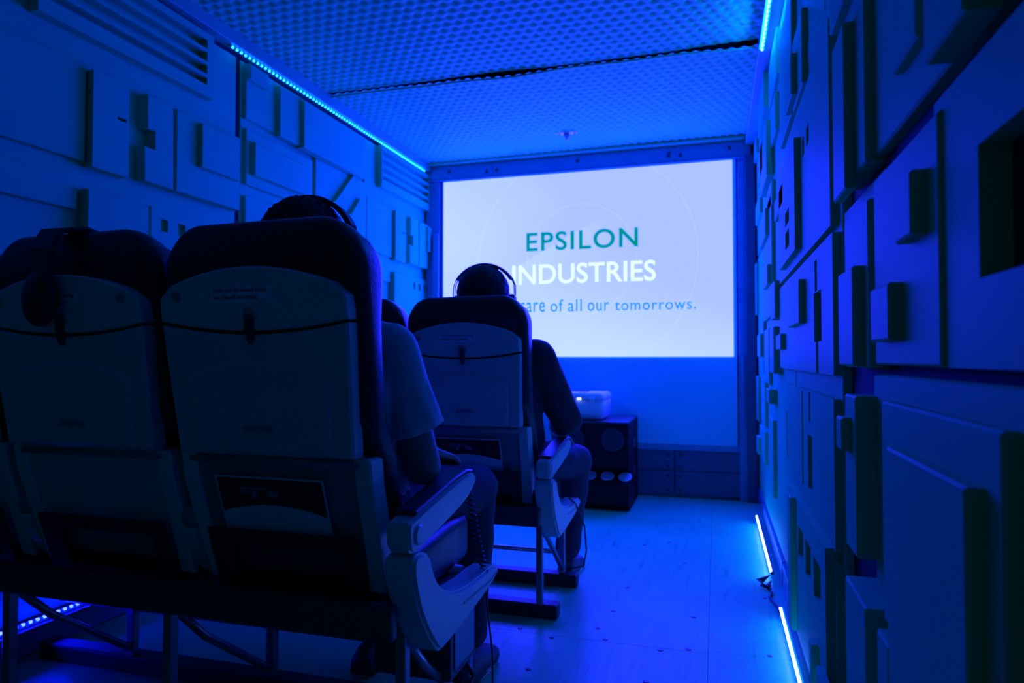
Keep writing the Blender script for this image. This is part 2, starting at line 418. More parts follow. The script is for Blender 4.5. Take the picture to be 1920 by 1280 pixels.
# lower near modules
relief(wall_right, 'carrier_panel', RT[1], XR, -0.55, onX(1640, 800, RT[1])[0], .11, onX(1700, 706, RT[1])[1])
RP('wall_panel', 1877, 808, 1500, 1651, 2, 1)
RP('relief_block', 1807, 913, 1700, 1658, 3, 2)
RP('relief_block', 1603, 743, 1042, 1583, 3)
RP('relief_block', 1577, 783, 845, 1566, 4, 3)
RP('wall_panel', 1563, 749, 1030, 1469, 2, 0, [(1513, 1521, 815, 915), (1502, 1504.5, 733, 905), (1474, 1475.5, 770, 855), (1515, 1518, 735, 790)])
RP('wall_panel', 1547, 1027, 1500, 1475, 3, 0, [(1493, 1502, 985, 1040), (1506, 1516, 1010, 1076), (1521, 1534, 1045, 1119)])
RP('wall_panel', 1566, 1056, 1500, 1556, 2)
RP('relief_block', 1481, 932, 1190, 1473, 4, 3)
RP('wall_panel', 1622, 1140, 1500, 1580, 3)
RP('wall_panel', 1665, 1213, 1600, 1637, 3)
RP('wall_panel', 1722, 1302, 1600, 1695, 3)
RP('relief_block', 1521, 1208, 1500, 1511, 4, 3)
RP('relief_block', 1541, 1282, 1600, 1523, 4, 3)
# middle modules
RP('wall_panel', 1552, 34, 428, 1463, 2, 0, [(1500, 1504, 266, 302), (1508, 1512, 246, 283), (1516, 1521, 223, 260)])
RP('relief_block', 1488, 258, 470, 1463, 3, 2, [(1474.5, 1482, 388, 416), (1474.5, 1482, 428, 461)])
RP('wall_panel', 1560, 435, 703, 1463, 2, 0, [(1527, 1541, 545, 640), (1529, 1533.5, 486, 545), (1530, 1534.5, 640, 699)])
RP('relief_block', 1497, 523, 606, 1477, 3, 2)
RP('wall_panel', 1546, -30, 24, 1470, 1)
RP('wall_panel', 1502, 15, 160, 1491, 2, 1)
RP('wall_panel', 1482, -30, 215, 1466, 2)
RP('relief_block', 1577, -120, 6, 1562, 3)
RP('relief_block', 1482, 100, 180, 1476, 3, 2)
# far modules seen at a grazing angle
for row in ((1455, 50, 142, 1446, 2), (1453, 172, 245, 1444, 2), (1431, 98, 205, 1424, 3), (1436, 225, 332, 1428, 3), (1429, 255, 318, 1424, 3),
            (1417, 208, 290, 1412.5, 2), (1446.5, 336, 382, 1441, 2), (1467, 340, 380, 1454, 3), (1445.5, 362, 592, 1432, 2), (1434, 390, 442, 1425, 3),
            (1424, 360, 400, 1419, 2), (1417, 492, 590, 1412.5, 2), (1438, 495, 532, 1431, 3), (1452, 525, 596, 1446, 3), (1461, 548, 592, 1454, 2),
            (1463, 625, 655, 1455, 3), (1441, 615, 720, 1433, 2), (1450, 612, 700, 1443, 3), (1425, 625, 668, 1420, 3), (1431, 600, 700, 1425, 2),
            (1421, 706, 790, 1415, 2), (1434, 708, 800, 1427, 2), (1442, 730, 757, 1436, 3), (1449, 788, 930, 1440, 2), (1421, 820, 852, 1417, 3), (1434, 810, 870, 1423, 2)):
    RP('relief_block', row[0], row[1], row[2], row[3], row[4])
# glossy skirting along the right wall, where the floor tubes mirror
for y0, y1 in ((-0.5, 0.68), (0.7, 1.88), (1.9, 3.08), (3.1, 4.28), (4.3, 4.88)):
    relief(wall_right, 'skirting_board', 0.262, XR, y0, y1, 0.004, 0.105, m='kick_gloss')

# left wall modules, 1.2 m long
def LPoly(t, pts): return [onX(u, v, LT[t]) for u, v in pts]
modA, modB = [], []      # (name, t, tb, polygon or box, holes)
def LP(mod, name, un, vt, vb, uf, t, tb=0, holes=()):
    X = LT[t]; yn, zt = onX(un, vt, X); zb = onX(un, vb, X)[1]; yf = onX(uf, 672, X)[0]
    hs = []
    for (ua, ub, va, vb_) in holes:
        uc = (ua + ub) / 2; hs.append((onX(ua, 600, X)[0], onX(ub, 600, X)[0], onX(uc, vb_, X)[1], onX(uc, va, X)[1]))
    mod.append((name, t, tb, [yn, yf, zb, zt], hs))
# module A: louvres on top, stepped plates below
yl0, yl1 = onX(72, 15, LT[2])[0], onX(392, 180, LT[2])[0]
zl = [onX(388, v, LT[2])[1] for v in (58, 74, 91, 98, 115, 122, 139, 146, 159, 181)]
hol = [(yl0 - .01, yl1 - .012, zl[2], zl[1]), (yl0 - .01, yl1 - .012, zl[4], zl[3]), (yl0 - .01, yl1 - .012, zl[6], zl[5]), (yl0 - .01, yl1 - .012, zl[8], zl[7])]
modA.append(('louvre_panel', 2, 0, [yl0, yl1 + .03, zl[9], min(2.38, zl[0])], [(h[0] + .02, h[1], h[2], h[3]) for h in hol]))
modA.append(('wall_panel', 1, 0, [1.515, onX(160, 300, LT[1])[0], onX(160, 303, LT[1])[1], onX(128, 106, LT[1])[1]], []))
LP(modA, 'wall_panel', 176, 130, 313, 236, 2, 0, [(215, 232, 219, 225)])
modA.append(('stepped_panel', 2, 0, LPoly(2, [(277, 176), (326, 197), (326, 356), (271, 338), (271, 273), (291, 281), (291, 246), (277, 241)]), 'poly'))
LP(modA, 'wall_panel', 332, 204, 358, 447, 2)
LP(modA, 'relief_block', 380, 231, 313, 447, 3, 2)
modA.append(('wall_panel', 1, 0, [1.515, onX(145, 393, LT[1])[0], onX(145, 393, LT[1])[1], onX(145, 332, LT[1])[1]], []))
LP(modA, 'wall_panel', 165, 353, 520, 276, 2)
LP(modA, 'wall_panel', 284, 386, 520, 447, 1, 0, [(299, 313, 411, 434), (331, 346, 420, 443), (363, 378, 428, 450)])
modA.append(('carrier_panel', 0, None, [1.515, 2.685, 1.205, 2.382], []))
# module B
LP(modB, 'wall_panel', 462, 119, 222, 640, 1, 0)
LP(modB, 'relief_block', 470, 119, 148, 500, 2, 1)
LP(modB, 'wall_panel', 526, 160, 255, 640, 2, 1)
LP(modB, 'relief_block', 571, 187, 277, 684, 3, 1)
LP(modB, 'wall_panel', 462, 240, 345, 584, 1)
LP(modB, 'relief_block', 479, 266, 328, 581, 2, 1)
LP(modB, 'wall_panel', 460, 366, 480, 584, 1)
LP(modB, 'wall_panel', 592, 296, 520, 685, 1)
modB.append(('groove_shade_rib', 2, 1, LPoly(2, [(629, 378), (633, 375), (686, 303), (681, 303)]), 'poly'))  # raised bars added so their shaded side stands in for dark grooves
modB.append(('groove_shade_rib', 2, 1, LPoly(2, [(659, 402), (663, 400), (680, 372), (676, 372)]), 'poly'))
modB.append(('carrier_panel', 0, None, [2.715, 3.885, 1.205, 2.382], []))
def put_module(mod, dy, dz, ycut=4.9):
    for name, t, tb, g, h in mod:
        xb = XL if (tb is None or tb == 0) else LT[tb] - .001
        if tb == 0: xb = LT[0] - .004
        if h == 'poly':
            pts = [(min(p[0] + dy, ycut), max(.11, p[1] + dz)) for p in g]
            if max(p[0] for p in pts) - min(p[0] for p in pts) < .01: continue
            mb = MB(); mb.prism(pts, fnX, LT[t], xb, 0.0025); obj(name, mb, 'wall_plastic', wall_left)
        else:
            y0, y1, z0, z1 = g[0] + dy, min(g[1] + dy, ycut), max(.11, g[2] + dz), g[3] + dz
            if y1 - y0 < .02 or z1 - z0 < .01: continue
            relief(wall_left, name, LT[t], xb, y0, y1, z0, z1, [(a + dy, min(b + dy, y1), c + dz, d + dz) for a, b, c, d in h])
put_module(modA, 0, 0); put_module(modB, 0, 0); put_module(modA, 2.4, 0); put_module(modB, -2.4, 0); put_module(modA, -2.4, 0)
put_module(modB, -1.2, -1.19); put_module(modA, 1.2, -1.19); put_module(modB, 1.2, -1.19); put_module(modA, -1.2, -1.19)
for k in range(5):
    relief(wall_left, 'skirting_board', -2.132, XL, -0.9 + 1.2 * k + .01, -0.9 + 1.2 * (k + 1) - .01 if k < 4 else 4.9, 0.004, 0.105, m='kick_gloss')

# ceiling trims above the side walls
for nm, x0, x1 in (('trim_1', XL, -2.100), ('trim_2', 0.203, XR)):
    m = MB(); m.box(x0, x1, YF, YB, 2.402, ZC + .03, 0.003); struct(obj(nm, m, 'trim_paint'))

# back wall
m = MB(); m.box(XL - .05, XR + .05, YB, YB + .06, -0.02, ZC + .05); wall_back = struct(obj('wall_back', m, 'back_paint'))
def bx(name, x0, x1, y0, y1, z0, z1, mt, parent, b=0.003):
    q = MB(); q.box(x0, x1, y0, y1, z0, z1, b); return obj(name, q, mt, parent)
bolt = MB(); bolt.lathe([(0.013, 0.0), (0.013, -0.004), (0.009, -0.009), (0.003, -0.010)], lambda a, b, d: (a, d, b), 12); bolt_me = bolt.mesh('bolt')
jx = [onY(923, 300, 4.87)[0], onY(1265, 300, 4.87)[0]]
xs = [XL + .03] + jx + [0.24]
for a, b in zip(xs[:-1], xs[1:]):
    bx('header_beam', a + .002, b - .002, 4.855, YB, 2.335, 2.44, 'back_paint', wall_back, 0.006)
bx('header_lip', XL + .03, 0.24, 4.845, YB, 2.322, 2.334, 'back_paint', wall_back)
for j in jx:
    bx('joint_plate', j - .006, j + .006, 4.850, 4.86, 2.345, 2.43, 'back_paint', wall_back, .002)
    for s in (-1, 1): obj('bolt', bolt_me, 'bolt_metal', wall_back, (j + s * .04, 4.855, 2.375))
for x in (-1.95, -0.95, -.3, 0.1): obj('bolt', bolt_me, 'bolt_metal', wall_back, (x, 4.855, 2.395))
bx('ceiling_fold', XL + .05, 0.2, 4.80, 4.93, 2.441, 2.462, 'ceiling_foam', wall_back, .008)
bx('corner_post', XL + .02, -2.03, 4.86, YB, 0, 2.33, 'back_paint', wall_back)
bx('corner_post', -2.075, -2.03, 4.83, 4.87, 0, 1.92, 'back_paint', wall_back)
bx('corner_post', 0.15, 0.205, 4.865, YB, 0, 2.33, 'back_paint', wall_back)
bx('corner_post', 0.20, 0.262, 4.83, YB, 0, 2.33, 'kick_paint', wall_back)
bx('corner_strip', 0.165, 0.185, 4.85, 4.87, 0.5, 0.98, 'back_paint', wall_back)
jx2 = onY(1265, 880, 4.88)[0]
for a, b in ((XL + .03, -1.2), (-1.2, jx2), (jx2, 0.2)):
    for z0, z1 in ((0.02, 0.185), (0.185, 0.325)):
        bx('kick_panel', a + .003, b - .003, 4.875, YB, z0 + .002, z1 - .002, 'kick_paint', wall_back, .003)
    for e in (a + .04, b - .04):
        for z in (.05, .15, .215, .295): obj('bolt', bolt_me, 'bolt_metal', wall_back, (e, 4.875, z))
bx('kick_rail', XL + .03, 0.16, 4.868, YB, .325, .365, 'back_paint', wall_back)

# ------------------------------------------------------------------ projection screen
scr = thing('projection_screen', 'large white cloth screen on the end wall showing a lit company slide', 'screen', (-0.94, 4.86, 1.6))
def cloth(x0, x1, z0, z1, y, amp, name, mt):
    nx, nz = 90, 60; vs = []; fs = []
    for j in range(nz + 1):
        for i in range(nx + 1):
            x = x0 + (x1 - x0) * i / nx; z = z0 + (z1 - z0) * j / nz
            dl = math.hypot(x - x0, z - z1); dr = math.hypot(x - x1, z - z1)
            w = 0
            for d, ang in ((dl, math.atan2(z1 - z, x - x0 + 1e-6)), (dr, math.atan2(z1 - z, x1 - x + 1e-6))):
                w += math.exp(-d / 0.16) * math.sin(ang * 22) * amp * min(1, d / .03)
            vs.append((x + .94, y - 4.86 + w + amp * .3 * math.sin(3 * x) * math.sin(2 * z), z - 1.6))
    for j in range(nz):
        for i in range(nx):
            q = j * (nx + 1) + i; fs.append((q, q + 1, q + nx + 2, q + nx + 1))
    q = MB(); q.add(vs, fs, True); return obj(name, q, mt, scr)
cloth(-2.01, 0.14, 0.366, 2.326, 4.866, 0.003, 'screen_cloth', 'fabric_white')
pic = cloth(-1.997, 0.118, 0.974, 2.314, 4.858, 0.003, 'projected_picture', 'projected_picture')
def slide_text(s, x0, x1, z0, z1, mt, bold, sp):
    o = obj('lettering', text_mesh(s, x0 + .94, x1 + .94, z0 - 1.6, z1 - 1.6, bold, sp), mt, pic, (0, -0.007, 0)); return o
slide_text('EPSILON', -1.336, -0.518, 1.749, 1.889, 'text_green', 0.018, 1.12)
slide_text('INDUSTRIES', -1.444, -0.397, 1.506, 1.652, 'text_white', 0.012, 1.02)
for w, ua, ub, v0, v1 in (('care', 975, 1022, 586, 566), ('of', 1032, 1056, 585, 561), ('all', 1065, 1091, 584, 560), ('our', 1102, 1142, 583, 566), ('tomorrows.', 1153, 1305, 583, 562)):
    xa, za = onY(ua, v0, 4.855); xb_, zb_ = onY(ub, v1, 4.855)
    slide_text(w, xa, xb_, 1.3005, zb_ , 'text_teal', 0.008, 1.12)

# ------------------------------------------------------------------ LED strips
def led_strip(label, x, z, y0, y1, mt, face, tube=False, pitch=0.016, group=None, ln=0.0042, light_shield=False):
    """face = direction (dx, dz) the lights look at"""
    t = thing('led_strip', label, 'light strip', (x, y0, z), group)
    q = MB(); fx, fz = face
    bxw = 0.006
    q.prism([(-bxw, -bxw), (bxw, -bxw), (bxw, bxw), (-bxw, bxw)], lambda a, b, d: (a - fx * .007, d, b - fz * .007), 0, y1 - y0)
    obj('channel', q, 'trim_paint' if not tube else 'dark_plastic', t)
    if light_shield:
        lq = MB(); lq.box(-.022, .022, 0, y1 - y0, -.022, -.014, .002); obj('light_shield', lq, 'dark_plastic', t)  # added shield that keeps the strip's light off the floor below
    b = MB()
    if tube:
        b.tube([(0, 0.01, 0), (0, y1 - y0 - .01, 0)], 0.0045, 8)
    else:
        n = int((y1 - y0) / pitch)
        for i in range(n):
            c = (fx * .001, (i + .5) * pitch, fz * .001); h = 0.0038
            b.box(c[0] - h, c[0] + h, c[1] - ln, c[1] + ln, c[2] - h, c[2] + h)
    o = obj('led_chips', b, mt, t)
    if not tube: o['kind'] = 'stuff'
    return t
led_strip('blue LED strip running under the ceiling trim on the louvred wall', -2.124, 2.3945, 2.6, 4.8, 'led_top_left', (0.7, -0.7), pitch=0.03)
led_strip('blue LED strip running under the ceiling trim above the dense block-relief wall', 0.217, 2.3945, 2.75, 3.36, 'led_top_right', (-0.7, -0.7), pitch=0.04, ln=0.010)
led_strip('solid glowing LED tube on the floor by the skirting, farther end of the aisle', 0.222, 0.045, 3.146, 4.24, 'led_floor_right', (-0.7, 0.7), tube=True)
led_strip('beaded LED strip on the floor by the skirting along the aisle', 0.222, 0.045, 1.70, 2.715, 'led_floor_right', (-0.7, 0.7), pitch=0.019)
led_strip('beaded LED strip low on the louvred wall behind the seats', -2.105, 0.118, 1.30, 2.0, 'led_floor_left', (0.7, 0.7), pitch=0.024, light_shield=True)

# ------------------------------------------------------------------ ceiling fitting
x, y = onZ(1063, 248, 2.46)
t = thing('ceiling_bracket', 'small white bracket screwed to the dimpled ceiling before the screen', 'bracket', (x, y, ZC - .001))
q = MB(); q.prism([(.075 * math.cos(a) * (1 if abs(math.cos(a)) > .3 else .9), .032 * math.sin(a)) for a in [2 * math.pi * k / 20 for k in range(20)]], lambda a, b, d: (a, b, d), -.006, .01, .002)
obj('base_plate', q, 'placard_white', t)
q = MB(); q.box(-.018, .018, -.022, .022, -.030, -.003, .006); obj('clamp', q, 'housing_plastic', t)
q = MB(); q.lathe([(0.012, -.03), (0.012, -.05), (.007, -.056)], lambda a, b, d: (a, b, d), 12); obj('nozzle', q, 'placard_white', t)
for s in (-1, 1): obj('screw', screw_me, 'bolt_metal', t, (s * .052, 0, -.0075), (math.pi, 0, 0))

# ------------------------------------------------------------------ loudspeaker and projector
SX0, SX1 = -0.985, -0.525
sp = thing('loudspeaker', 'black floor loudspeaker with white round ports below the projector', 'loudspeaker', ((SX0 + SX1) / 2, 4.6, 0))
W = (SX1 - SX0) / 2
q = MB(); prof = [(-.19, .255), (-.31, .175), (-.31, .05), (-.27, .0), (.28, .0), (.28, .55), (-.30, .55), (-.30, .30)]
q.prism([(-.30, .55), (-.30, .275), (-.185, .245), (-.30, .178), (-.30, .045), (-.24, .0), (.24, .0), (.24, .55)], lambda a, b, d: (d, a, b), -W, W)
obj('cabinet', q, 'speaker_black', sp)
q = MB(); q.box(-W, W, -.30, .24, .55, .562, .003); obj('top_panel', q, 'speaker_top', sp)
q = MB(); q.box(-W + .02, W - .02, -.306, -.30, .30, .535, .002); obj('grille', q, 'speaker_black', sp)
for cx in (-.12, .13):
    q = MB(); q.lathe([(.075, -.3065), (.07, -.312), (.06, -.309), (.02, -.301), (.012, -.304)], lambda a, b, d: (a + cx, d, b + .45), 24); obj('cone', q, 'dark_plastic', sp)
nrm = Vector((0, -0.503, 0.864))
for u in (0, 1, 2, 3):
    cx = -0.553 - .113 * u - (SX0 + SX1) / 2
    q = MB(); c = Vector((cx, -.2425, .2115)); t2 = Vector((0, -.864, -.503))
    q.lathe([(.043, 0.0), (.043, .004), (.038, .005), (.034, .002)], lambda a, b, d: c + Vector((1, 0, 0)) * a + t2 * b + nrm * d, 24); obj('port_ring', q, 'port_white', sp)
for z in (.22, .40):
    q = MB(); q.box(W - .002, W + .006, -.06, .06, z - .03, z + .03, .004); obj('side_handle', q, 'dark_plastic', sp)

pj = thing('projector', 'white short-throw projector standing on the black loudspeaker', 'projector', (-0.88, 4.52, 0.562))
q = MB()
def rrect(w, d, r, z, n=5, dy=0):
    out = []
    for sx, sy, a0 in ((1, 1, 0), (-1, 1, 90), (-1, -1, 180), (1, -1, 270)):
        for k in range(n + 1):
            a = R(a0 + 90 * k / n); out.append((sx * (w - r) + r * math.cos(a), dy + sy * (d - r) + r * math.sin(a), z))
    return out
q.loft([rrect(.175, .15, .03, .006), rrect(.19, .165, .035, .02), rrect(.195, .17, .035, .10), rrect(.195, .17, .035, .132)], True)
obj('body', q, 'projector_white', pj)
q = MB(); q.loft([rrect(.198, .173, .035, .133), rrect(.198, .173, .035, .15), rrect(.188, .163, .03, .172), rrect(.18, .155, .03, .176)], True)
obj('top_cover', q, 'projector_white', pj)
q = MB(); q.box(-.06, .06, .02, .11, .174, .182, .003); obj('lens_window', q, 'lens_glass', pj)
for k in (-1, 1):
    q = MB(); q.ball((.035 + .007 * k, -.172, .138), .0055, 10, 6); obj('status_light', q, 'status_light', pj)
q = MB(); q.lathe([(.017, -.170), (.017, -.178), (.012, -.180)], lambda a, b, d: (a + .12, d, b + .135), 16); obj('focus_knob', q, 'projector_white', pj)
q = MB(); q.box(.03, .09, -.14, -.13, .1755, .179, .001); obj('button_row', q, 'tray_plastic', pj)
for sx in (-1, 1):
    for sy in (-1, 1):
        q = MB(); q.lathe([(.014, 0), (.014, .01)], lambda a, b, d: (a + sx * .13, b + sy * .11, d), 10); obj('foot', q, 'dark_plastic', pj)

# ------------------------------------------------------------------ airline seats
LEAN = 0.165
def ysh(z): return (1.05 - z) * LEAN if z > .72 else (1.05 - .72) * LEAN + (.72 - z) * 0.34
CACHE = {}
def cached(name, fn):
    if name not in CACHE: 
        r = fn(); CACHE[name] = r.mesh(name) if isinstance(r, MB) else r
    return CACHE[name]
def lean_fn(off=0.0): return lambda a, b, d: (a, ysh(b) + d + off, b)
def m_backrest():
    q = MB(); rings = []
    for k in range(31):
        z = 0.50 + (1.185 - .50) * min(1, k / 24) if k <= 24 else None
        if k <= 20: z = 0.50 + (1.08 - .50) * k / 20; w = .232; ins = 0
        else:
            a = math.pi / 2 * (k - 20) / 10; z = 1.08 + .105 * math.sin(a); w = .232 - .095 * (1 - math.cos(a)); ins = .05 * (1 - math.cos(a)) 
        if k <= 2: w -= .01 * (2 - k)
        y0 = ysh(z) + .012 + .042 * max(0, min(1, (.78 - z) / .08)) + ins * .8
        th = 0.088 + (.028 * math.exp(-((z - 1.10) / .10) ** 2)) - .03 * max(0, min(1, (.75 - z) / .15))
        y1 = y0 + th - ins * 1.6; rr = min(.035, (y1 - y0) * .45)
        n = 5; ring = []
        for sx, sy, a0 in ((1, 1, 0), (-1, 1, 90), (-1, -1, 180), (1, -1, 270)):
            cx = sx * (w - rr); cy = (y0 + y1) / 2 + sy * ((y1 - y0) / 2 - rr)
            for j in range(n + 1):
                a = R(a0 + 90 * j / n); ring.append((cx + rr * math.cos(a), cy + rr * math.sin(a), z + (.006 * math.sin(cx * 22) if k > 24 else 0)))
        rings.append(ring)
    return q.loft(rings)
def arc(x0, x1, z0, zm, n=16): return [(x0 + (x1 - x0) * i / n, z0 + (zm - z0) * (1 - (2 * i / n - 1) ** 2)) for i in range(n + 1)]
def m_shell():
    top = arc(-.207, .207, 1.045, 1.088); top[0] = (-.211, 1.03); top[-1] = (.211, 1.03)
    top = [(-.213, 1.005)] + top + [(.213, 1.005)]
    bot = arc(.213, -.213, .985, .964)
    q = MB(); q.prism(bot + top, lean_fn(-.012), -.006, .03, .004); return q
def m_tray():
    top = arc(-.213, .213, .978, .957)
    q = MB(); q.prism([(.203, .716), (-.203, .716)] + top, lean_fn(-.010), -.008, .03, .005); return q
def m_tray_inset():
    top = arc(-.165, .165, .87, .905)
    q = MB(); q.prism([(.158, .722), (-.158, .722)] + top, lean_fn(-.018), -.0045, .004, .004); return q
def m_latch():
    q = MB(); q.tube([(0, ysh(z) - .022, z) for z in (.938, .946, .965, .985, .996)], [.004, .007, .0095, .009, .005], 10); return q
def m_latch_dish():
    q = MB(); y = ysh(.985); 
    q.lathe([(.026, -.0125), (.026, -.0180), (.021, -.0190), (.016, -.0180)], lambda a, b, d: (a, ysh(.993 + b) + d, .993 + b), 24); return q
def m_cap():
    q = MB(); q.lathe([(.011, -.017), (.011, -.0195), (.007, -.020), (.006, -.0185)], lambda a, b, d: (a - .168, ysh(1.033 + b) + d, 1.033 + b), 16); return q
def m_placard():
    q = MB(); q.prism([(-.083, 1.018), (.053, 1.018), (.053, 1.05), (-.083, 1.05)], lean_fn(-.0188), 0, .002); return q
def lines_text(rows):
    me = None; bm = bmesh.new()
    for s, x0, x1, z0, z1 in rows:
        t_ = text_mesh(s, x0, x1, z0, z1, .01, 1.02); bm.from_mesh(t_); bpy.data.meshes.remove(t_)
    for v in bm.verts: v.co.y = ysh(v.co.z) - .0195
    me = bpy.data.meshes.new('placard_text'); bm.to_mesh(me); bm.free(); return me
def m_placard_text():
    return lines_text([('Table must be stowed during', -.078, .046, 1.0365, 1.047), ('taxi, take off and landing.', -.078, .024, 1.023, 1.0335), ('seat notice'[:0] or '-----', .022, .049, 1.0205, 1.0215)])
def m_grip():
    q = MB(); q.box(-.034, .034, ysh(.77) - .0275, ysh(.77) - .02, .764, .777, .002); return q
def m_housing():
    q = MB(); q.prism([(-.190, .44), (.190, .44), (.196, .712), (-.196, .712)], lambda a, b, d: (a, ysh(b) + d, b), .006, .05, .004); return q
def m_side(s):
    q = MB(); zs = [.425, .50, .58, .66, .70, .714]
    rings = []
    for z in zs:
        y = ysh(z) - (.004 if z < .69 else -.004); x = s * (.205 - .012 * max(0, (.60 - z) / .2)); w = .019
        rings.append([(x - w, y, z), (x + w, y, z), (x + w, y + .055, z), (x - w, y + .055, z)])
    q.loft(rings, True, False); me = q.mesh('side_frame'); bm = bmesh.new(); bm.from_mesh(me)
    bmesh.ops.bevel(bm, geom=bm.edges[:], offset=.004, segments=1, affect='EDGES'); bm.to_mesh(me); bm.free(); return me
def m_hinge():
    q = MB(); q.tube([(-.2, ysh(.70) + .012, .702), (.2, ysh(.70) + .012, .702)], .011, 10); return q
def m_pocket():
    q = MB(); fn = lambda a, b, d: (a, ysh(b) + d, b)
    for a0, a1, b0, b1 in ((-.172, .182, .520, .552), (-.172, .182, .410, .432), (-.172, -.115, .432, .520), (.148, .182, .432, .520)):
        q.prism([(a0, b0), (a1, b0), (a1, b1), (a0, b1)], fn, -.028, -.016)
    return q
def m_net():
    q = MB(); st = .0085; x0, x1, z0, z1 = -.115, .148, .432, .520; w = .0011
    fn = lambda a, b: (a, ysh(b) - .022, b)
    c = x0 - (z1 - z0)
    while c < x1:
        for sg in (1, -1):
            # line a = c + (b - z0) (sg 1) or mirrored, clipped to the box
            b0 = max(z0, z0 + (x0 - c)); b1 = min(z1, z0 + (x1 - c))
            if b1 > b0:
                pts = [(c + (b0 - z0), b0), (c + (b1 - z0), b1)]
                if sg < 0: pts = [(x0 + x1 - a, b) for a, b in pts]
                (a0, p0), (a1, p1) = pts
                q.add([fn(a0 - w, p0), fn(a0 + w, p0), fn(a1 + w, p1), fn(a1 - w, p1)], [(0, 1, 2, 3)])
        c += st
    return q
def m_cushion():
    q = MB()
    def ring(y, w, z0, z1):
        rr = .03; out = []
        for sx, sz, a0 in ((1, 1, 0), (-1, 1, 90), (-1, -1, 180), (1, -1, 270)):
            for j in range(5):
                a = R(a0 + 90 * j / 4); out.append((sx * (w - rr) + rr * math.cos(a), y, (z0 + z1) / 2 + sz * ((z1 - z0) / 2 - rr) + rr * math.sin(a)))
        return out
    return q.loft([ring(.15, .20, .40, .47), ring(.17, .222, .375, .488), ring(.30, .225, .37, .485), ring(.50, .225, .365, .50), ring(.60, .225, .37, .50), ring(.63, .20, .385, .48)])
def side_poly(q, pts, x0, x1, b=.004): 
    q.prism(pts, lambda a, b_, d: (d, a, b_), x0, x1, 0); return q
CAP = [(.088, .528), (.094, .469), (.135, .385), (.215, .293), (.245, .288), (.55, .318), (.618, .338), (.625, .352), (.597, .370), (.415, .372), (.29, .393), (.222, .429), (.185, .473), (.165, .520)]
ARM = [(.083, .587), (.10, .594), (.34, .628), (.41, .635), (.455, .632), (.470, .620), (.462, .600), (.39, .567), (.15, .530), (.125, .523), (.088, .530)]
def bevel_mesh(q, off, seg=2, ang=40):
    me = q.mesh('x'); bm = bmesh.new(); bm.from_mesh(me)
    es = [e for e in bm.edges if len(e.link_faces) == 2 and e.calc_face_angle(0) > R(60)]
    bmesh.ops.bevel(bm, geom=es, offset=off, segments=seg, affect='EDGES', clamp_overlap=True)
    q2 = MB(); q2.addbm(bm); bpy.data.meshes.remove(me); return q2
def smooth_poly(pts, it=2):
    for _ in range(it):
        o = []
        n = len(pts)
        for i in range(n):
            p, r_ = pts[i], pts[(i + 1) % n]
            o += [(.75 * p[0] + .25 * r_[0], .75 * p[1] + .25 * r_[1]), (.25 * p[0] + .75 * r_[0], .25 * p[1] + .75 * r_[1])]
        pts = o
    return pts
def m_endcap():
    q = MB(); side_poly(q, smooth_poly(CAP, 2), -.034, .034); return bevel_mesh(q, .007)
def m_endcap_groove():
    q = MB(); side_poly(q, [(.36, .345), (.56, .336), (.61, .345), (.61, .349), (.56, .341), (.36, .350)], .0335, .0355); return q
def m_arm():
    q = MB(); side_poly(q, smooth_poly(ARM, 2), -.026, .026); return bevel_mesh(q, .006)
def m_arm_pad():
    q = MB(); P = [(.12, .598), (.34, .630), (.41, .637), (.45, .634), (.45, .640), (.41, .646), (.34, .640), (.12, .607)]
    side_poly(q, P, -.024, .024); return bevel_mesh(q, .003, 1)
def m_pivot():
    q = MB(); q.lathe([(.020, .025), (.020, .029), (.014, .030)], lambda a, b, d: (d, .125 + a, .560 + b), 18); return q
def m_midhinge():
    q = MB(); q.lathe([(.030, -.022), (.034, -.016), (.034, .016), (.030, .022)], lambda a, b, d: (d, .135 + a, .565 + b), 16); return q
def m_midarm():
    q = MB(); P = smooth_poly([(.10, .545), (.13, .48), (.17, .43), (.22, .40), (.27, .41), (.22, .45), (.19, .50), (.175, .55)], 1)
    side_poly(q, P, -.02, .02); return bevel_mesh(q, .005)
def m_stub_arm():
    q = MB(); P = smooth_poly([(.13, .60), (.17, .60), (.19, .66), (.14, .98), (.09, 1.0), (.09, .97), (.10, .66)], 1)
    side_poly(q, P, -.024, .024); return bevel_mesh(q, .006)
def m_beam():
    q = MB(); q.box(-.26, 1.22, .085, .115, .355, .425, .008); return q       # mirrored below: runs towards -x
def m_beam2():
    q = MB(); q.tube([(.24, .52, .36), (-1.2, .52, .36)], .022, 12); return q
def m_leg(h):
    q = MB(); q.box(-.013, .013, .56, .586, h, .36, .003); q.box(-.012, .012, .175, .20, h, .37, .003)
    q.tube([(0, .57, h + .02), (0, .30, h + .22), (0, .18, .34)], .011, 8); return q
def m_footbar():
    q = MB(); q.tube([(.22, .60, .13), (-1.18, .60, .13)], .010, 8); return q

